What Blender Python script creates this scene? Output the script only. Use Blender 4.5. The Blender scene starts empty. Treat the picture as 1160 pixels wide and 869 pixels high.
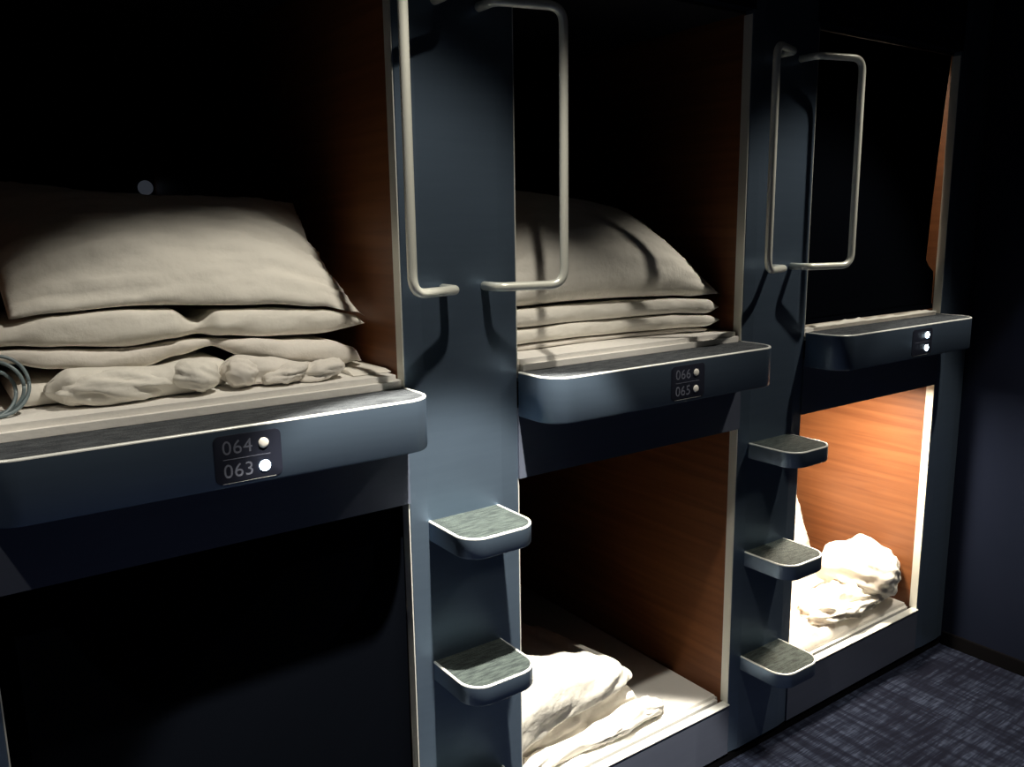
import bpy, bmesh, math, random
from mathutils import Vector, Matrix, noise

scene = bpy.context.scene
COL = scene.collection
R = math.radians

# ------------------------------------------------------------------ camera
cam_d = bpy.data.cameras.new('camera')
cam = bpy.data.objects.new('camera', cam_d)
COL.objects.link(cam)
cam_d.sensor_fit = 'HORIZONTAL'; cam_d.sensor_width = 36.0
cam_d.lens = 951.67 / 1160 * 36.0
cam_d.clip_start = 0.02
rt = Vector((0.81475265, -0.57963114, -0.01434782))
up = Vector((0.11936701, 0.14346860, 0.98242978))
fw = Vector((0.56738843, 0.80214993, -0.18608025))
cam.matrix_world = Matrix(((rt.x, up.x, -fw.x, -0.8164), (rt.y, up.y, -fw.y, -1.5369),
                           (rt.z, up.z, -fw.z, 1.6548), (0, 0, 0, 1)))
scene.camera = cam

# ------------------------------------------------------------------ view, world
scene.view_settings.view_transform = 'Standard'
scene.view_settings.look = 'None'
scene.view_settings.gamma = 1.0
scene.view_settings.use_curve_mapping = False
scene.view_settings.exposure = 0.0
wd = bpy.data.worlds.new('corridor_gloom'); scene.world = wd
wd.use_nodes = True
wb = wd.node_tree.nodes['Background']
wb.inputs[0].default_value = (0.26, 0.42, 0.95, 1); wb.inputs[1].default_value = 0.036

# ------------------------------------------------------------------ dimensions (metres)
W, PW = 0.78, 0.289          # opening width, pillar width
PER = W + PW                 # 1.069
ZS, ZF = 0.201, 1.066        # lower opening sill and head
ZLB, ZLT = 1.217, 1.323      # ledge bottom, top
ZU = 2.19                    # upper opening head
ZC = 2.95                    # ceiling
XE = 2.339                   # end wall
OPX = [-W, PW, PER + PW]     # left edges of the three bays
LAMPX = [0.06, 1.92, -1.50]
LAMPY = -0.73

# ------------------------------------------------------------------ lights: the corridor's ceiling downlights
def spot(x, energy, half, blend, col, tilt=0.0, rad=0.025):
    d = bpy.data.lights.new('downlight_beam', 'SPOT')
    d.energy = energy; d.spot_size = 2 * R(half); d.spot_blend = blend; d.color = col
    d.shadow_soft_size = rad
    o = bpy.data.objects.new('downlight_beam', d); COL.objects.link(o)
    o.location = (x, LAMPY, ZC - 0.03); o.rotation_euler = (0, R(tilt), 0)
    return o
CORE, SPILL = 1000, 84
LC = (1.0, 0.93, 0.80)
for i, x in enumerate(LAMPX):
    kc, ks = ((1.0, 1.0), (0.07, 1.15), (0.3, 0.55))[i]
    spot(x, CORE * kc, 24.5, 0.10, LC)
    spot(x, SPILL * ks, (40, 37.5, 40)[i], 0.32, LC, (5, 17, 0)[i])

# ------------------------------------------------------------------ helpers
def tag(o, label=None, cat=None, group=None, kind=None):
    if label: o['label'] = label
    if cat: o['category'] = cat
    if group: o['group'] = group
    if kind: o['kind'] = kind
    return o

def link(name, bm, mat, parent=None, smooth=False, loc=None, auto=None):
    me = bpy.data.meshes.new(name)
    bmesh.ops.recalc_face_normals(bm, faces=bm.faces)
    bm.to_mesh(me); bm.free()
    if mat: me.materials.append(mat)
    o = bpy.data.objects.new(name, me)
    COL.objects.link(o)
    if smooth:
        for p in me.polygons: p.use_smooth = True
    if auto:
        for p in me.polygons: p.use_smooth = True
        m = o.modifiers.new('edges', 'EDGE_SPLIT'); m.split_angle = R(auto)
    if parent: o.parent = parent
    if loc: o.location = loc
    return o

def empty(name, loc=(0, 0, 0)):
    o = bpy.data.objects.new(name, None); COL.objects.link(o)
    o.location = loc; o.empty_display_size = 0.1
    return o

def box(bm, x0, x1, y0, y1, z0, z1):
    vs = [bm.verts.new((x, y, z)) for x in (x0, x1) for y in (y0, y1) for z in (z0, z1)]
    for f in ((0, 1, 3, 2), (4, 6, 7, 5), (0, 4, 5, 1), (2, 3, 7, 6), (0, 2, 6, 4), (1, 5, 7, 3)):
        bm.faces.new([vs[i] for i in f])

def boxes(name, lst, mat, parent=None, bevel=0.0):
    bm = bmesh.new()
    for b in lst: box(bm, *b)
    if bevel:
        bmesh.ops.bevel(bm, geom=list(bm.edges), offset=bevel, segments=2, affect='EDGES')
    return link(name, bm, mat, parent)

def prism(bm, pts, z0, z1):
    a = [bm.verts.new((x, y, z0)) for x, y in pts]; b = [bm.verts.new((x, y, z1)) for x, y in pts]
    n = len(pts)
    bm.faces.new(a[::-1]); bm.faces.new(b)
    for i in range(n): bm.faces.new((a[i], a[(i + 1) % n], b[(i + 1) % n], b[i]))

def loop_stack(bm, rings, cap0=True, cap1=True):
    vr = [[bm.verts.new(p) for p in r] for r in rings]
    n = len(rings[0])
    for a, b in zip(vr, vr[1:]):
        for i in range(n): bm.faces.new((a[i], a[(i + 1) % n], b[(i + 1) % n], b[i]))
    if cap0: bm.faces.new(vr[0][::-1])
    if cap1: bm.faces.new(vr[-1])

def tube(bm, pts, r, n=14, cap=True):
    pts = [Vector(p) for p in pts]
    t0 = (pts[1] - pts[0]).normalized()
    ref = Vector((0, 0, 1)) if abs(t0.z) < .9 else Vector((1, 0, 0))
    nrm = (ref - ref.dot(t0) * t0).normalized()
    rings = []
    for i, p in enumerate(pts):
        t = (pts[min(i + 1, len(pts) - 1)] - pts[max(i - 1, 0)]).normalized()
        nrm = (nrm - nrm.dot(t) * t).normalized(); b = t.cross(nrm)
        rings.append([p + r * (math.cos(a) * nrm + math.sin(a) * b) for a in (2 * math.pi * k / n for k in range(n))])
    loop_stack(bm, rings, cap, cap)

def rounded_path(ctrl, radii, seg=8):
    """polyline with its corners rounded"""
    c = [Vector(p) for p in ctrl]; out = [c[0]]
    for i in range(1, len(c) - 1):
        a, b = (c[i - 1] - c[i]), (c[i + 1] - c[i])
        r = radii[i - 1]; la, lb = a.length, b.length
        ang = a.angle(b); d = min(r / math.tan(ang / 2), la * .49, lb * .49)
        p0, p1 = c[i] + a.normalized() * d, c[i] + b.normalized() * d
        for k in range(seg + 1):
            t = k / seg
            out.append((1 - t) ** 2 * p0 + 2 * t * (1 - t) * c[i] + t * t * p1)
    out.append(c[-1])
    return out

# ------------------------------------------------------------------ materials
def mat(name, base, rough=0.6, metal=0.0, spec=0.5):
    m = bpy.data.materials.new(name); m.use_nodes = True
    b = m.node_tree.nodes['Principled BSDF']
    b.inputs['Base Color'].default_value = (*base, 1)
    b.inputs['Roughness'].default_value = rough; b.inputs['Metallic'].default_value = metal
    b.inputs['Specular IOR Level'].default_value = spec
    return m, m.node_tree.nodes, m.node_tree.links, b

def noisy(name, c0, c1, scale=(20, 20, 20), rough=0.6, metal=0.0, bump=0.0, bscale=None, detail=4, spec=0.5, lo=.35, hi=.65):
    m, N, L, b = mat(name, c0, rough, metal, spec)
    tc = N.new('ShaderNodeTexCoord'); mp = N.new('ShaderNodeMapping'); mp.inputs['Scale'].default_value = scale
    nz = N.new('ShaderNodeTexNoise'); nz.inputs['Scale'].default_value = 1; nz.inputs['Detail'].default_value = detail
    cr = N.new('ShaderNodeValToRGB'); cr.color_ramp.elements[0].color = (*c0, 1); cr.color_ramp.elements[1].color = (*c1, 1)
    cr.color_ramp.elements[0].position = lo; cr.color_ramp.elements[1].position = hi
    L.new(tc.outputs['Object'], mp.inputs[0]); L.new(mp.outputs[0], nz.inputs[0]); L.new(nz.outputs[0], cr.inputs[0])
    L.new(cr.outputs[0], b.inputs['Base Color'])
    if bump:
        n2 = N.new('ShaderNodeTexNoise'); n2.inputs['Scale'].default_value = bscale or 60; n2.inputs['Detail'].default_value = 5
        bp = N.new('ShaderNodeBump'); bp.inputs['Strength'].default_value = bump; bp.inputs['Distance'].default_value = 0.01
        L.new(tc.outputs['Object'], n2.inputs[0]); L.new(n2.outputs[0], bp.inputs['Height']); L.new(bp.outputs[0], b.inputs['Normal'])
    return m

M_METAL = noisy('satin_metal', (0.132, 0.186, 0.262), (0.140, 0.197, 0.276), (4, 4, 60), rough=0.42, metal=0.75)
M_PANEL = noisy('satin_metal_panel', (0.13, 0.15, 0.21), (0.138, 0.158, 0.22), (4, 4, 60), rough=0.5, metal=0.5)
M_RIM = mat('bright_edge', (0.88, 0.90, 0.86), 0.35, 0.2)[0]
M_TRIM = mat('jamb_edge', (0.72, 0.72, 0.66), 0.40, 0.3)[0]
M_STEEL = mat('handle_steel', (0.86, 0.87, 0.78), 0.32, 0.3)[0]
M_MAT = noisy('grip_felt', (0.022, 0.026, 0.034), (0.075, 0.085, 0.095), (30, 160, 60), rough=0.9, bump=0.5, bscale=300, detail=8)
M_TREAD = noisy('tread_felt', (0.016, 0.024, 0.025), (0.058, 0.078, 0.072), (30, 140, 60), rough=0.85, bump=0.5, bscale=300, detail=8)
M_LINEN = noisy('white_linen', (0.80, 0.77, 0.70), (0.86, 0.83, 0.76), (5, 5, 5), rough=0.92, bump=0.25, bscale=45, spec=0.2)
M_LINEN2 = noisy('thin_linen', (0.76, 0.72, 0.66), (0.84, 0.80, 0.74), (5, 5, 5), rough=0.92, bump=0.35, bscale=30, spec=0.2)
M_PALE = noisy('mattress_cover', (0.78, 0.76, 0.72), (0.82, 0.80, 0.76), (5, 5, 5), rough=0.95, bump=0.1, spec=0.1)
M_SCREEN = mat('screen_fabric', (0.0022, 0.0028, 0.0045), 1.0, 0, 0.0)[0]
M_DARK = mat('dark_liner', (0.020, 0.021, 0.026), 0.8, 0, 0.2)[0]
M_WALL = noisy('navy_wall_paint', (0.008, 0.011, 0.022), (0.009, 0.012, 0.024), (3, 3, 3), rough=0.9, spec=0.0)
M_CEIL = mat('ceiling_paint', (0.05, 0.05, 0.06), 0.9)[0]
M_BASE = mat('black_skirting', (0.005, 0.005, 0.006), 0.9, 0, 0.0)[0]
M_PLATE = mat('black_acrylic', (0.012, 0.014, 0.024), 0.35, 0, 0.5)[0]
M_INK = mat('grey_print', (0.11, 0.12, 0.16), 0.6)[0]
M_OFF = mat('unlit_lens', (0.75, 0.73, 0.68), 0.3)[0]
M_CABLE = mat('cable_sheath', (0.17, 0.22, 0.24), 0.4)[0]

def emis(name, col, s):
    m, N, L, b = mat(name, col, 0.4)
    b.inputs['Emission Color'].default_value = (*col, 1); b.inputs['Emission Strength'].default_value = s
    return m
M_LED = emis('lit_lens', (0.70, 0.88, 1.0), 16.0)
M_DIAL = emis('dial_added_glow', (0.35, 0.40, 0.50), 0.06)  # weak glow added so the dial shows in the dark bunk
M_BULB = emis('downlight_lens', (1.0, 0.93, 0.8), 4.0)
M_PODLIGHT = emis('pod_lamp_lens', (1.0, 0.85, 0.65), 3.0)

def wood():
    m, N, L, b = mat('orange_wood_laminate', (0.55, 0.25, 0.09), 0.5)
    tc = N.new('ShaderNodeTexCoord'); mp = N.new('ShaderNodeMapping'); mp.inputs['Scale'].default_value = (2, 1.2, 26)
    nz = N.new('ShaderNodeTexNoise'); nz.inputs['Scale'].default_value = 1.6; nz.inputs['Detail'].default_value = 7; nz.inputs['Distortion'].default_value = .6
    cr = N.new('ShaderNodeValToRGB')
    cr.color_ramp.elements[0].color = (0.135, 0.042, 0.0125, 1); cr.color_ramp.elements[0].position = .3
    cr.color_ramp.elements[1].color = (0.215, 0.079, 0.027, 1); cr.color_ramp.elements[1].position = .7
    L.new(tc.outputs['Object'], mp.inputs[0]); L.new(mp.outputs[0], nz.inputs[0]); L.new(nz.outputs[0], cr.inputs[0]); L.new(cr.outputs[0], b.inputs['Base Color'])
    return m
M_WOOD = wood()

def carpet():
    m, N, L, b = mat('carpet_tile', (0.1, 0.1, 0.12), 1.0, 0, 0.0)
    tc = N.new('ShaderNodeTexCoord')
    def streak(scale, lo, hi, detail=3):
        mp = N.new('ShaderNodeMapping'); mp.inputs['Scale'].default_value = scale
        nz = N.new('ShaderNodeTexNoise'); nz.inputs['Scale'].default_value = 1; nz.inputs['Detail'].default_value = detail
        mr = N.new('ShaderNodeMapRange'); mr.inputs[1].default_value = lo; mr.inputs[2].default_value = hi
        L.new(tc.outputs['Object'], mp.inputs[0]); L.new(mp.outputs[0], nz.inputs[0]); L.new(nz.outputs[0], mr.inputs[0])
        return mr
    a = streak((5, 60, 1), .42, .62); c = streak((42, 3.5, 1), .40, .60); f = streak((18, 260, 1), .35, .7, 2); g = streak((2.2, 3.2, 1), .35, .65)
    def math_(op, x, y):
        n = N.new('ShaderNodeMath'); n.operation = op
        for i, s in enumerate((x, y)):
            if isinstance(s, (int, float)): n.inputs[i].default_value = s
            else: L.new(s.outputs[0], n.inputs[i])
        return n
    s = math_('MULTIPLY', math_('ADD', math_('MULTIPLY', a, .6), math_('MULTIPLY', g, .4)), math_('ADD', c, .25))
    s = math_('MULTIPLY', s, math_('ADD', f, .15))
    cr = N.new('ShaderNodeValToRGB')
    cr.color_ramp.elements[0].color = (0.0075, 0.0085, 0.015, 1); cr.color_ramp.elements[0].position = .02
    cr.color_ramp.elements[1].color = (0.030, 0.038, 0.064, 1); cr.color_ramp.elements[1].position = .75
    L.new(s.outputs[0], cr.inputs[0]); L.new(cr.outputs[0], b.inputs['Base Color'])
    return m
M_CARPET = carpet()

# ------------------------------------------------------------------ the setting
tag(boxes('floor', [(-4.2, XE + .1, -2.7, 2.2, -.06, 0)], M_CARPET), kind='structure')
tag(boxes('ceiling', [(-4.2, XE + .1, -2.7, 2.2, ZC, ZC + .06)], M_CEIL), kind='structure')
tag(boxes('wall_right', [(XE, XE + .1, -2.7, 2.2, 0, ZC)], M_WALL), kind='structure')
tag(boxes('wall_back', [(-4.2, XE + .1, -2.8, -2.7, 0, ZC)], M_WALL), kind='structure')
tag(boxes('baseboard_right', [(XE - .012, XE, -2.7, -.002, 0, .055)], M_BASE, bevel=.002), kind='structure')
tag(boxes('baseboard_front', [(-2.0, XE - .012, .004, .02, 0, .034)], M_BASE), kind='structure')
tag(boxes('wall_front', [(-2.0, XE, .004, .05, ZU + .012, ZC)], M_WALL), kind='structure')

# ceiling downlights (fixtures of the lamps above)
for i, x in enumerate(LAMPX):
    t = empty('downlight', (x, LAMPY, ZC))
    tag(t, ['round recessed downlight in the ceiling in front of the first bunk pillar',
            'round recessed downlight in the ceiling in front of the far bay of bunks',
            'round recessed downlight in the ceiling in front of the nearest bay of bunks'][i], 'ceiling light', 'ceiling downlights along the bunks')
    bm = bmesh.new()
    n = 32
    loop_stack(bm, [[(r_ * math.cos(2 * math.pi * k / n), r_ * math.sin(2 * math.pi * k / n), z_) for k in range(n)]
                    for r_, z_ in ((.05, 0), (.05, -.006), (.044, -.009), (.038, -.006), (.036, -.001))], False, False)
    link('bezel', bm, M_RIM, t, smooth=True)
    bm = bmesh.new()
    bmesh.ops.create_circle(bm, cap_ends=True, radius=.036, segments=n, matrix=Matrix.Translation((0, 0, -.0015)))
    link('lens', bm, M_BULB, t)

# ------------------------------------------------------------------ pillars with grab handles and steps
def rounded_rect(x0, x1, yf, rad, seg=8, yb=0.0):
    """plan outline: back edge on the wall at y = yb, two rounded front corners at y = yf"""
    pts = [(x0, yb)]
    for k in range(seg + 1):
        a = math.pi + k / seg * math.pi / 2
        pts.append((x0 + rad + rad * math.cos(a), yf + rad + rad * math.sin(a)))
    for k in range(seg + 1):
        a = 1.5 * math.pi + k / seg * math.pi / 2
        pts.append((x1 - rad + rad * math.cos(a), yf + rad + rad * math.sin(a)))
    pts.append((x1, yb))
    return pts

def inset_plan(x0, x1, yf, rad, d, yb=0.0):
    return rounded_rect(x0 + d, x1 - d, yf + d, max(rad - d, .004), yb=yb)

def tray(name, parent, x0, x1, yf, z0, z1, rad, body_mat, mat_mat, mat_name, rimw=.0045, seg=8, yb=.004):
    P = lambda d, z: [(x, y, z) for x, y in inset_plan(x0, x1, yf, rad, d, yb)]
    bm = bmesh.new()      # satin body
    loop_stack(bm, [P(.006, z0), P(.002, z0 + .001), P(0, z0 + .004), P(0, z1 - .0035)])
    body = link(name, bm, body_mat, parent, auto=35)
    bm = bmesh.new()      # bright rolled lip round the mat
    loop_stack(bm, [P(0, z1 - .0034), P(0, z1 - .002), P(.001, z1 - .0004), P(.0022, z1), P(rimw, z1), P(rimw + .001, z1 - .0012), P(rimw + .001, z1 - .0030)], True, True)
    link('rim', bm, M_RIM, body, auto=40)
    bm = bmesh.new()
    loop_stack(bm, [P(rimw + .0015, z1 - .0034), P(rimw + .0015, z1 - .0012), P(rimw + .003, z1 - .0006)])
    link(mat_name, bm, mat_mat, body)
    return body

def make_pillar(loc, label, width=PW, handles=True):
    t = empty('pillar', loc)
    tag(t, label, 'pillar', 'grey pillars between the bunks')
    w = width
    prof = [(0.0, .03), (0.0, .007), (.002, .0050), (.042, 0), (w - .050, 0), (w - .002, .0050), (w, .007), (w, .03)]
    bm = bmesh.new(); prism(bm, prof, .034, ZC - .001)
    link('pillar_face', bm, M_METAL, t)
    r = .0098
    zh0, zh1 = 1.524, 2.095
    if handles:
        for side in (0, 1):
            a, b = ((.095, -.030), (.200, .345))[side]
            s = (-1, 1)[side]
            ctrl = [(a, .002, zh0), (a, -.058, zh0), (b, -.098, zh0), (b, -.098, zh1), (a, -.058, zh1), (a, .002, zh1)]
            bm = bmesh.new(); tube(bm, rounded_path(ctrl, [.024, .036, .036, .024], 9), r, 16)
            link('handle', bm, M_STEEL, t, smooth=True)
        for z in (1.020, .686, .348):
            tray('step', t, .042, .228, -.161, z - .047, z, .052, M_METAL, M_TREAD, 'tread_mat')
    return t

make_pillar((0, 0, 0), 'grey metal pillar between the nearest and the middle bays of bunks')
make_pillar((PER, 0, 0), 'grey metal pillar between the middle and the far bays of bunks')
make_pillar((-PER, 0, 0), 'sliver of plain grey pillar at the left edge of the nearest bunks', handles=False)
make_pillar((2 * PER, 0, 0), 'narrow plain grey pillar in the corner against the dark end wall', XE - 2 * PER - .001, False)

# ------------------------------------------------------------------ capsules
def capsule(bay, upper, label, screen=None, lit=0.0, group='bunk capsules'):
    x0 = OPX[bay]; x1 = x0 + W
    t = empty('bunk_capsule', (x0 + W / 2, 0, ZLT if upper else 0.034))
    tag(t, label, 'bunk', group)
    ox, oz = t.location.x, t.location.z
    h0, h1 = (ZLT, ZU) if upper else (ZS, ZF)       # visible opening
    D = 2.02
    def B(name, lst, m, parent=t, bevel=0):
        o = boxes(name, [(a - ox, b - ox, c, d, e - oz, f - oz) for a, b, c, d, e, f in lst], m, parent, bevel)
        return o
    zb, zt = h0 - .03, h1 + .004
    if not upper: zt = h1 + .004
    B('side_wall', [(x0 - .012, x0 - .001, .034, D, zb, zt)], M_WOOD)
    B('side_wall', [(x1 + .001, x1 + .012, .034, D, zb, zt)], M_WOOD)
    B('back_wall', [(x0 - .012, x1 + .012, D, D + .012, zb, zt)], M_DARK)
    B('roof_panel', [(x0 - .012, x1 + .012, .034, D + .012, zt, zt + .012)], M_DARK)
    B('bed_base', [(x0 - .012, x1 + .012, .03, D + .012, zb - .012, zb)], M_DARK)
    # metal edging round the opening
    e = .0022
    B('jamb_trim', [(x0, x0 + e, .0065, .034, h0, h1)], M_TRIM)
    B('jamb_trim', [(x1 - e, x1, .0065, .034, h0, h1)], M_TRIM)
    if not upper:
        B('sill', [(x0, x1, -.0015, .026, ZS - .004, ZS)], M_RIM, bevel=.001)
        B('plinth_panel', [(x0, x1, .001, .03, .034, ZS - .004)], M_PANEL)
        B('head_panel', [(x0, x1, .001, .03, ZF + e, ZLB + .02)], M_PANEL)
    if screen:
        # dark roller screen pulled down, its edges a little slack
        zs0 = h0 + (.020 if upper else .016)
        bm = bmesh.new()
        rows = [h1 + .003] + [h1 - (h1 - zs0) * k / 40 for k in range(1, 41)]
        def edge(z):
            if screen == 'slack':
                if z > 1.505: return .004 + .056 * max(0, (2.175 - z) / .67) ** .9
                if z > 1.468: return .003 + .057 * (z - 1.468) / .037
            return .003
        fr, bk = [], []
        for z in rows:
            yy = .0385 if screen == 'slack' else .0375
            xs = [x0 + .003 + (W - .003 - edge(z)) * k / 12 - ox for k in range(13)]
            fr.append([bm.verts.new((x, yy + .003 * math.sin(4 * z + 3 * x), z - oz)) for x in xs])
            bk.append([bm.verts.new((x, yy + .0015 + .003 * math.sin(4 * z + 3 * x), z - oz)) for x in xs])
        for G, flip in ((fr, 0), (bk, 1)):
            for i in range(len(G) - 1):
                for j in range(12):
                    q = (G[i][j], G[i][j + 1], G[i + 1][j + 1], G[i + 1][j]); bm.faces.new(q if flip else q[::-1])
        n = len(rows)
        for i in range(n - 1):
            bm.faces.new((fr[i][0], fr[i + 1][0], bk[i + 1][0], bk[i][0])); bm.faces.new((fr[i][12], bk[i][12], bk[i + 1][12], fr[i + 1][12]))
        for j in range(12):
            bm.faces.new((fr[-1][j], fr[-1][j + 1], bk[-1][j + 1], bk[-1][j])); bm.faces.new((fr[0][j], bk[0][j], bk[0][j + 1], fr[0][j + 1]))
        s = link('roller_screen', bm, M_SCREEN, t, smooth=True)
        boxes('hem_bar', [(x0 + .004 - ox, x1 - .004 - ox, yy - .0045, yy + .006, zs0 - .004 - oz, zs0 + .014 - oz)], M_SCREEN, s, bevel=.002)
    if lit:
        zl = h1 - .012
        boxes('capsule_lamp', [(x0 + .25 - ox, x1 - .25 - ox, .09, .17, zl - oz, h1 - oz)], M_PODLIGHT, t, bevel=.004)
        d = bpy.data.lights.new('capsule_glow', 'AREA'); d.shape = 'RECTANGLE'; d.size = .26; d.size_y = .07
        d.energy = lit; d.color = (1.0, 0.86, 0.66); d.use_shadow = True
        lo = bpy.data.objects.new('capsule_glow', d); COL.objects.link(lo); lo.location = (x0 + W / 2, .13, zl - .006)
    return t

capsule(0, True, 'nearest upper bunk opening, dark inside, with pillow and folded bedding in it')
capsule(1, True, 'middle upper bunk opening behind the grab handle, with a neat stack of bedding')
capsule(2, True, 'far upper bunk with its dark screen down and an orange sliver of light', screen='slack', lit=2.6)
capsule(0, False, 'nearest lower bunk below the widest ledge, opening closed and black', screen='full')
capsule(1, False, 'middle lower bunk, dark wood inside with a rumpled white duvet at the front')
capsule(2, False, 'far lower bunk glowing orange inside', lit=25)

# ------------------------------------------------------------------ ledges with number panels
def text_mesh(body, size, parent, loc, m):
    cu = bpy.data.curves.new('digits', 'FONT'); cu.body = body; cu.size = size; cu.extrude = .0002
    cu.space_character = 1.06
    o = bpy.data.objects.new('digits', cu); COL.objects.link(o)
    dg = bpy.context.evaluated_depsgraph_get()
    me = bpy.data.meshes.new_from_object(o.evaluated_get(dg))
    bpy.data.objects.remove(o); bpy.data.curves.remove(cu)
    me.transform(Matrix.Rotation(math.pi / 2, 4, 'X')); me.materials.clear(); me.materials.append(m)
    t = bpy.data.objects.new('digits', me); COL.objects.link(t); t.parent = parent; t.location = loc
    return t

def ledge(bay, label, px, numbers, leds):
    x0 = OPX[bay]
    t = empty('ledge', (x0, 0, ZLB)); tag(t, label, 'ledge', 'ledges under the upper bunks')
    body = tray('ledge_body', t, 0, W, -.128, 0, ZLT - ZLB, .062, M_METAL, M_MAT, 'grip_mat', rimw=.006, seg=14, yb=.0008)
    # reparent lip and mat beside the body so that the ledge is thing > part
    for ch in list(body.children): ch.parent = t
    cx, cz = px - x0, .051
    hw, hh, rr = .057, .041, .010
    bm = bmesh.new()
    def rr_ring(w_, h_, y, r_):
        o = []
        for (sx, sz, a0) in ((1, 1, 0), (-1, 1, 90), (-1, -1, 180), (1, -1, 270)):
            for k in range(7):
                a = R(a0 + 90 * k / 6)
                o.append((cx + sx * (w_ - r_) + r_ * math.cos(a), y, cz + sz * (h_ - r_) + r_ * math.sin(a)))
        return o
    loop_stack(bm, [rr_ring(hw + .0015, hh + .0015, -.1275, rr + .001), rr_ring(hw + .0015, hh + .0015, -.1290, rr + .001), rr_ring(hw, hh, -.1296, rr)])
    plate = link('number_panel', bm, M_PLATE, t, auto=30)
    boxes('divider_line', [(cx - .044, cx + .038, -.1299, -.1294, cz - .0006, cz + .0006)], M_INK, plate)
    bm = bmesh.new()     # edge highlight modelled as a thin bright line along the lower edge
    tube(bm, [(cx - hw + .010, -.1286, cz - hh - .0008), (cx + hw - .012, -.1286, cz - hh - .0008), (cx + hw - .004, -.1286, cz - hh + .003), (cx + hw, -.1286, cz - hh + .010)], .0009, 8)
    link('panel_glint', bm, M_RIM, plate, smooth=True)
    for k, (num, on) in enumerate(zip(numbers, leds)):
        z = cz + (.0205, -.0205)[k]
        if num: text_mesh(num, .034, plate, (cx - .045, -.1297, z - .0115), M_INK)
        bm = bmesh.new()
        n = 24; r0 = .0098 if on else .0092
        lx = cx + .027
        loop_stack(bm, [[(lx + r_ * math.cos(2 * math.pi * j / n), y_, z + r_ * math.sin(2 * math.pi * j / n)) for j in range(n)]
                        for r_, y_ in ((r0, -.1294), (r0, -.1306), (r0 * .9, -.1316), (r0 * .6, -.1324), (r0 * .2, -.1327))])
        l = link('indicator_light', bm, M_LED if on else M_OFF, plate, smooth=True)
        if k == 0 and on != leds[1] or on: l['label'] = 'lit white indicator' if on else 'unlit indicator'
    return t

ledge(0, 'wide nearest ledge whose number panel reads 064 and 063', -.379, ('064', '063'), (0, 1))
ledge(1, 'middle ledge under the neat bedding stack, both its indicator dots unlit', .711, ('066', '065'), (0, 0))
ledge(2, 'far ledge at the dark end wall with two glowing dots', 1.782, (None, None), (1, 1))

# ------------------------------------------------------------------ mattresses
def mattress(bay, upper, label):
    x0 = OPX[bay] + .004; x1 = OPX[bay] + W - .004
    z0, z1 = (ZLT - .028, 1.331 if bay == 2 else 1.349) if upper else (ZS - .028, .216)
    y0 = .003 if upper else .034
    bm = bmesh.new()
    box(bm, x0, x1, y0, 1.98, z0, z1)
    bmesh.ops.bevel(bm, geom=list(bm.edges), offset=.012, segments=4, affect='EDGES')
    o = link('mattress', bm, M_PALE, smooth=False, auto=50)
    return tag(o, label, 'mattress', 'bunk mattresses')
# upper mattresses stand on the bed base; their front edge meets the ledge mat
for bay, up_, lab in ((0, True, 'white mattress on the nearest upper bunk under the tall pillow pile'),
                      (1, True, 'white mattress on the middle upper bunk under the neat stack'),
                      (2, True, 'white mattress edge showing under the lowered screen of the far upper bunk'),
                      (1, False, 'white mattress of the middle lower bunk, part lit and part in shadow'),
                      (2, False, 'white mattress of the far lower bunk glowing in warm light')):
    mattress(bay, up_, lab)

# ------------------------------------------------------------------ bedding builders
def fbm(p, sc, seed=0):
    q = Vector((p[0] * sc[0] + seed, p[1] * sc[1] + seed * 1.7, p[2] * sc[2] - seed))
    return noise.fractal(q, .6, 2.1, 4)

def ridge(p, sc, seed=0):
    q = Vector((p[0] * sc[0] + seed, p[1] * sc[1] + seed * 1.7, p[2] * sc[2] - seed))
    return 1 - abs(noise.noise(q)) * 2

def lerp_keys(keys, x):
    if x <= keys[0][0]: return keys[0]
    for a, b in zip(keys, keys[1:]):
        if x <= b[0]:
            t = (x - a[0]) / (b[0] - a[0]); t = t * t * (3 - 2 * t)
            return tuple(a[i] + t * (b[i] - a[i]) for i in range(len(a)))
    return keys[-1]

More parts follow.
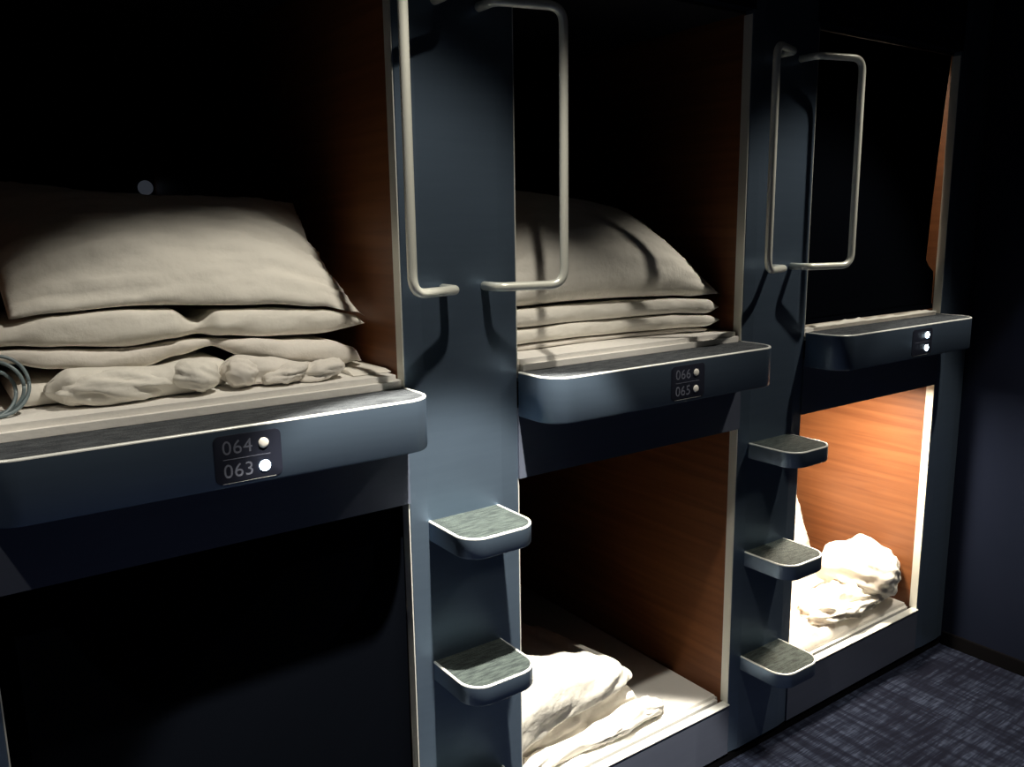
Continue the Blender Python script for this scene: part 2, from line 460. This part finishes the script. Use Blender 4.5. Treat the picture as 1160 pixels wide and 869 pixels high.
def layer(bm, keys, depth, seed=0, wr=.004, nx=110, slope=0.0, tips=(.3, .3), ridges=1.0, crown=0.0, rnd=.028):
    """one folded layer of cloth seen edge-on. keys: (x, z_bottom, z_top, y_front); rounded fold at the front."""
    x0, x1 = keys[0][0], keys[-1][0]
    rings = []
    for i in range(nx + 1):
        u = i / nx; x = x0 + u * (x1 - x0)
        _, zb, zt, yf = lerp_keys(keys, x)
        h = (zt - zb) / 2; zc = (zt + zb) / 2
        tip = 1.0
        for e, w_ in ((u, tips[0]), (1 - u, tips[1])):
            if w_ > 0 and e < w_ * .2: tip *= math.sqrt(max(0.0, 1 - (1 - e / (w_ * .2)) ** 2)) * .94 + .06
        hh = h * tip
        ring = []
        m = 14
        for k in range(m + 1):             # front curve bottom -> top
            a = -math.pi / 2 + math.pi * k / m
            fy = math.cos(a) ** .8 if math.cos(a) > 0 else 0
            ring.append((x, yf - min(h * 1.0, rnd) * fy + .012 * (1 - tip), zc + hh * math.sin(a)))
        for k in range(1, 9):              # top going back
            ring.append((x, yf + depth * k / 8, zc + hh + slope * depth * k / 8 + crown * math.sin(math.pi * k / 8 * .9)))
        for k in range(8, 0, -1):
            ring.append((x, yf + depth * k / 8, zc - hh + .35 * slope * depth * k / 8))
        out = []
        for (px, py, pz) in ring:
            d = wr * (.7 * fbm((px, py, pz), (5, 9, 16), seed) + .9 * ridges * (ridge((px * .55 + pz * 1.2, py, pz - px * .25), (8, 6, 20), seed + 5) - .5))
            front = max(0.0, 1 - (py - yf + .03) / .12)
            out.append(Vector((px, py - d * .9 * (0.3 + front), pz + d * .35 * front)))
        rings.append(out)
    loop_stack(bm, rings)

def pillow(name, BL, BR, TR, TL, thick, seed, m, nu=64, nv=44, topwave=0.0, wr=.006, botsag=0.0, rest=None):
    BL, BR, TR, TL = map(Vector, (BL, BR, TR, TL))
    nrm = (BR - BL).cross(TL - BL).normalized()       # points towards the corridor
    if nrm.y > 0: nrm = -nrm
    bm = bmesh.new()
    def pt(u, v, side):
        # edges bow inwards between the corners
        bow_u = .035 * math.sin(math.pi * v); bow_v = .03 * math.sin(math.pi * u)
        uu = u * (1 - 2 * bow_u) + bow_u; vv = v * (1 - 2 * bow_v) + bow_v
        c = (BL * (1 - uu) + BR * uu) * (1 - vv) + (TL * (1 - uu) + TR * uu) * vv
        c = c + Vector((0, 0, topwave * math.sin(u * 7.0 + 1.2) * vv + botsag * math.sin(math.pi * u) * (1 - vv)))
        e = (max(0, 1 - abs(2 * u - 1) ** 2.6) ** .62) * (max(0, 1 - abs(2 * v - 1) ** 2.4) ** .62)
        edge = 1 - e
        w1 = ridge((u, v, 0), (2.3, 9 * (1 + edge), 1), seed) - .5
        w2 = fbm((u, v, 0), (4, 7, 1), seed + 3)
        k = min(1, e * 5) * wr * (w1 * (.35 + .9 * edge) + w2 * .7)
        q = c + nrm * (side * thick / 2 * e + k * side)
        if rest is not None:                           # lies on what is under it
            lo = lerp_keys(rest[0], q.x)[2] + .0065
            if q.y > rest[1] and q.z < lo: q.z = lo + (q.z - lo) * .02
        return q
    F = [[bm.verts.new(pt(i / nu, j / nv, 1)) for j in range(nv + 1)] for i in range(nu + 1)]
    Bk = [[F[i][j] if i in (0, nu) or j in (0, nv) else bm.verts.new(pt(i / nu, j / nv, -1)) for j in range(nv + 1)] for i in range(nu + 1)]
    for i in range(nu):
        for j in range(nv):
            bm.faces.new((F[i][j], F[i + 1][j], F[i + 1][j + 1], F[i][j + 1]))
            bm.faces.new((Bk[i][j], Bk[i][j + 1], Bk[i + 1][j + 1], Bk[i + 1][j]))
    return link(name, bm, m, smooth=True)

def lump(bm, c, rad, seed, amp=.02, sc=9, zmin=None, sub=5, sharp=1.0, tilt=0.0):
    r = bmesh.ops.create_icosphere(bm, subdivisions=sub, radius=1)
    M3 = Matrix.Rotation(tilt, 3, 'Y')
    for v in r['verts']:
        n = v.co.normalized()
        d = amp * (fbm(n, (sc * .14,) * 3, seed) * .8 + sharp * (ridge(n + Vector((n.z * .4, 0, n.x * .5)), (sc * .12, sc * .12, sc * .28), seed + 2) - .6))
        p = M3 @ Vector((n.x * (rad[0] + d), n.y * (rad[1] + d), n.z * (rad[2] + d)))
        v.co = Vector(c) + p
        if zmin is not None and v.co.z < zmin: v.co.z = zmin + (v.co.z - zmin) * .02

def sheet(bm, x0, x1, y0, y1, zb, hfun, nx=90, ny=60):
    T = [[bm.verts.new((x0 + (x1 - x0) * i / nx, y0 + (y1 - y0) * j / ny, zb + hfun(i / nx, j / ny))) for j in range(ny + 1)] for i in range(nx + 1)]
    Bt = [[bm.verts.new((x0 + (x1 - x0) * i / nx, y0 + (y1 - y0) * j / ny, zb)) for j in range(ny + 1)] for i in range(nx + 1)]
    for i in range(nx):
        for j in range(ny):
            bm.faces.new((T[i][j], T[i + 1][j], T[i + 1][j + 1], T[i][j + 1]))
            bm.faces.new((Bt[i][j], Bt[i][j + 1], Bt[i + 1][j + 1], Bt[i + 1][j]))
    for i in range(nx):
        bm.faces.new((T[i][0], Bt[i][0], Bt[i + 1][0], T[i + 1][0])); bm.faces.new((T[i][ny], T[i + 1][ny], Bt[i + 1][ny], Bt[i][ny]))
    for j in range(ny):
        bm.faces.new((T[0][j], T[0][j + 1], Bt[0][j + 1], Bt[0][j])); bm.faces.new((T[nx][j], Bt[nx][j], Bt[nx][j + 1], T[nx][j + 1]))

ZM = 1.350
DUVET_A = [(-.765, 1.454, 1.491, .15), (-.695, 1.46, 1.497, .15), (-.62, 1.452, 1.507, .15), (-.503, 1.441, 1.511, .15), (-.425, 1.449, 1.507, .15), (-.372, 1.452, 1.480, .17), (-.334, 1.447, 1.498, .15), (-.237, 1.437, 1.495, .15), (-.124, 1.434, 1.485, .15), (-.043, 1.441, 1.468, .15), (-.012, 1.443, 1.449, .15)]
DUVET_B = [(.300, 1.408, 1.450, .12), (.412, 1.407, 1.450, .12), (.531, 1.407, 1.452, .13), (.713, 1.405, 1.452, .13), (.882, 1.407, 1.448, .10), (.991, 1.401, 1.441, .075), (1.050, 1.410, 1.420, .07)]
# ---- nearest upper bunk
p = pillow('pillow', (-.690, .13, 1.508), (-.026, .13, 1.460), (-.060, .42, 1.705), (-.772, .44, 1.738), .17, 3, M_LINEN, topwave=.008, wr=.011, rest=([(-.765, 0, 1.491), (-.62, 0, 1.507), (-.503, 0, 1.511), (-.24, 0, 1.498), (-.124, 0, 1.486), (-.043, 0, 1.469), (-.012, 0, 1.450)], .11))
tag(p, 'large plump white pillow leaning on top of the folded bedding in the nearest upper bunk', 'pillow')
bm = bmesh.new()
layer(bm, DUVET_A, .30, 11, .005, tips=(.2, .4))
bq = link('folded_duvet', bm, M_LINEN, smooth=True)
tag(bq, 'thick folded white duvet pinched in the middle, directly under the large pillow', 'duvet')
bm = bmesh.new()
layer(bm, [(-.765, 1.424, 1.452, .15), (-.707, 1.43, 1.453, .15), (-.626, 1.412, 1.448, .15), (-.555, 1.398, 1.440, .15), (-.479, 1.401, 1.439, .15), (-.414, 1.416, 1.443, .15), (-.352, 1.428, 1.442, .15), (-.284, 1.400, 1.437, .14), (-.193, 1.376, 1.427, .13), (-.116, 1.364, 1.420, .13), (-.056, 1.363, 1.403, .14), (-.028, 1.362, 1.368, .14)], .28, 23, .004, tips=(.2, .5))
bq = link('folded_blanket', bm, M_LINEN2, smooth=True)
tag(bq, 'thin folded cream blanket with a pointed right corner, second layer under the large pillow', 'blanket')
bm = bmesh.new()
layer(bm, [(-.652, 1.362, 1.400, .10), (-.609, 1.351, 1.416, .096), (-.544, 1.351, 1.412, .092), (-.468, 1.351, 1.406, .092), (-.403, 1.351, 1.414, .092), (-.362, 1.356, 1.385, .10)], .016, 31, .009, tips=(.7, .9), ridges=1.5, rnd=.05)
layer(bm, [(-.70, 1.352, 1.390, .14), (-.56, 1.352, 1.386, .14), (-.45, 1.352, 1.396, .14), (-.375, 1.352, 1.406, .13), (-.32, 1.352, 1.400, .135)], .22, 33, .002)
lump(bm, (-.405, .078, 1.384), (.045, .045, .033), 6, .006, 7, ZM + .001, 4)
lump(bm, (-.540, .078, 1.380), (.100, .036, .029), 8, .009, 7, ZM + .001, 4)
bq = link('crumpled_sheet', bm, M_LINEN, smooth=True)
tag(bq, 'crumpled white sheet rolled at the bottom left of the nearest upper pile beside the cable', 'sheet')
bm = bmesh.new()
layer(bm, [(-.352, 1.354, 1.404, .10), (-.316, 1.351, 1.411, .092), (-.254, 1.351, 1.402, .09), (-.18, 1.351, 1.384, .088), (-.120, 1.351, 1.366, .09), (-.100, 1.352, 1.358, .10)], .014, 47, .009, tips=(.8, .5), ridges=1.5, rnd=.045)
lump(bm, (-.318, .074, 1.380), (.030, .035, .028), 16, .005, 7, ZM + .001, 4)
lump(bm, (-.160, .068, 1.368), (.052, .035, .021), 18, .006, 8, ZM + .001, 4, tilt=-.25)
lump(bm, (-.235, .070, 1.368), (.050, .035, .018), 19, .006, 8, ZM + .001, 4, tilt=-.2)
bq = link('crumpled_towel', bm, M_LINEN2, smooth=True)
tag(bq, 'crumpled cream towel bunched at the bottom right of the nearest upper pile', 'towel')
# thin flat end of a sheet reaching towards the right jamb
bm = bmesh.new()
sheet(bm, -.095, -.008, .05, .30, ZM, lambda u, v: (.004 + .004 * (1 - u) ** 1.5) * min(1, v * 9) * min(1, (1 - v) * 9) + .0008)
bq = link('folded_sheet', bm, M_LINEN, smooth=True)
tag(bq, 'thin flat white sheet end lying on the mattress beside the cream towel', 'sheet')
# coiled cable
bm = bmesh.new()
for r_, cx_, cy_, tz in ((.048, -.722, .085, .10), (.044, -.727, .096, -.15), (.037, -.732, .075, .22)):
    tube(bm, [(cx_ + r_ * math.cos(a), cy_ + .018 * math.sin(a * 1.0 + tz * 6) + tz * r_ * math.sin(a), 1.3505 + .0035 + r_ + r_ * math.sin(a)) for a in (2 * math.pi * k / 40 for k in range(41))], .0032, 10)
bq = link('coiled_cable', bm, M_CABLE, smooth=True)
tag(bq, 'grey looped cable standing on the mattress at the left edge of the nearest upper bunk', 'cable')
# dial on the rear wall, its faint glow added
bm = bmesh.new()
n = 28
loop_stack(bm, [[(r_ * math.cos(2 * math.pi * k / n), y_, r_ * math.sin(2 * math.pi * k / n)) for k in range(n)] for r_, y_ in ((.028, 0), (.028, -.006), (.024, -.012), (.010, -.014))])
bq = link('wall_dial', bm, M_DIAL, smooth=True, loc=(-.034, 2.019, 1.815))
tag(bq, 'small round dim dial on the rear wall above the large pillow', 'dial')

# ---- middle upper bunk
p = pillow('pillow', (.300, .12, 1.462), (1.055, .075, 1.452), (.940, .34, 1.670), (.300, .40, 1.765), .22, 9, M_LINEN, wr=.005, rest=(DUVET_B, .05))
tag(p, 'white pillow on the neat stack in the middle upper bunk, crossed by the handle shadow', 'pillow')
def folded(name, keys, depth, seed, wr, m, lab, cat, **k):
    bm = bmesh.new(); layer(bm, keys, depth, seed, wr, **k)
    return tag(link(name, bm, m, smooth=True), lab, cat)
folded('folded_duvet', DUVET_B, .30, 51, .0035, M_LINEN,
       'smooth folded white duvet, top layer of the neat stack in the middle upper bunk', 'duvet', ridges=.7, tips=(0, .5))
folded('folded_blanket', [(.300, 1.365, 1.402, .12), (.411, 1.367, 1.403, .12), (.561, 1.366, 1.405, .13), (.714, 1.364, 1.403, .13), (.883, 1.365, 1.404, .10), (.987, 1.365, 1.397, .070), (1.045, 1.375, 1.386, .06)], .30, 57, .004, M_LINEN,
       'folded white blanket, middle layer of the neat stack in the middle upper bunk', 'blanket', ridges=.9, tips=(0, .5))
folded('folded_sheet', [(.300, 1.351, 1.363, .12), (.407, 1.351, 1.363, .115), (.556, 1.351, 1.363, .125), (.71, 1.351, 1.360, .125), (.884, 1.351, 1.362, .1), (1.00, 1.351, 1.360, .065)], .30, 61, .003, M_LINEN2,
       'thin folded sheet, bottom layer of the neat stack in the middle upper bunk', 'sheet', tips=(0, .5))

# ---- far upper bunk: bedding caught under the screen
bm = bmesh.new()
sheet(bm, OPX[2] + .06, OPX[2] + W - .02, .008, .034, 1.3315, lambda u, v: (.002 + .010 * max(0, ridge((u, 0, 0), (7, 1, 1), 3.3) - .35) + .006 * math.exp(-((u - .3) / .08) ** 2)) * math.sin(math.pi * min(1, max(0, v))) ** .5 + .0004, 120, 10)
bq = link('sheet_hem', bm, M_LINEN, smooth=True)
tag(bq, 'thin crumpled white sheet edge peeping out under the dark screen', 'sheet')

# ---- middle lower bunk: rumpled duvet
ZL = .216
bm = bmesh.new()
layer(bm, [(.296, .262, .520, .10), (.378, .297, .525, .10), (.504, .318, .500, .11), (.598, .326, .470, .11), (.69, .330, .425, .12), (.755, .330, .375, .13), (.795, .322, .335, .14)], .36, 71, .010, tips=(0, .9), slope=-.12, ridges=.8, rnd=.05)
layer(bm, [(.296, .219, .300, .125), (.426, .219, .322, .125), (.558, .219, .330, .13), (.69, .219, .325, .135), (.77, .219, .315, .14), (.80, .222, .290, .15)], .30, 77, .012, tips=(0, .6), ridges=1.2)
bq = link('rumpled_duvet', bm, M_LINEN, smooth=True)
tag(bq, 'rumpled white duvet folded over in the middle lower bunk', 'duvet')
bm = bmesh.new()
layer(bm, [(.296, .218, .250, .075), (.40, .218, .268, .075), (.52, .218, .262, .072), (.62, .218, .275, .075), (.74, .218, .288, .078), (.82, .218, .268, .08), (.868, .220, .240, .085)], .014, 83, .011, tips=(0, .5), ridges=1.6, rnd=.05)
lump(bm, (.79, .074, .254), (.060, .030, .030), 41, .009, 8, ZL + .002, 4, tilt=.2)
lump(bm, (.62, .070, .243), (.085, .030, .020), 43, .010, 9, ZL + .002, 4, tilt=-.15)
bq = link('crumpled_sheet', bm, M_LINEN2, smooth=True)
tag(bq, 'crumpled white sheet spilling out below the rumpled duvet near the metal sill', 'sheet')

# ---- far lower bunk
bm = bmesh.new()
lump(bm, (1.985, .158, .350), (.146, .150, .126), 14, .020, 8, ZL + .04, 5, sharp=.9)
lump(bm, (1.83, .130, .280), (.21, .095, .062), 27, .024, 10, ZL + .04, 5, sharp=1.0, tilt=-.06)
bq = link('bundled_duvet', bm, M_LINEN, smooth=True)
tag(bq, 'round white bundled duvet by the right jamb of the orange lit bunk', 'duvet')
bm = bmesh.new()
def rum2(u, v):
    e = min(1, u * 8, (1 - u) * 8, v * 8, (1 - v) * 8)
    x, y = u * 6, v * 4
    h = .03 + .045 * v * math.sin(math.pi * min(1, u * 1.3)) + .022 * (ridge((x + y * .5, y, 0), (.8, .9, 1), 7) - .4) + .012 * fbm((x, y, 0), (1.3, 1.3, 1), 5)
    if u > .38: h = min(h, .036 + .05 * max(0, (.46 - u) / .08))
    return max(.001, min(h, .075) * e ** .6)
sheet(bm, 1.37, 2.11, .045, .30, ZL, rum2)
bq = link('rumpled_sheet', bm, M_LINEN2, smooth=True)
tag(bq, 'rumpled white sheet spread over the front of the orange lit bunk', 'sheet')
p = pillow('pillow', (1.42, .42, .26), (2.095, .42, .26), (2.055, .50, .55), (1.45, .54, .66), .17, 15, M_LINEN)
tag(p, 'warm lit pillow standing behind the bundled duvet in the orange lit bunk', 'pillow')
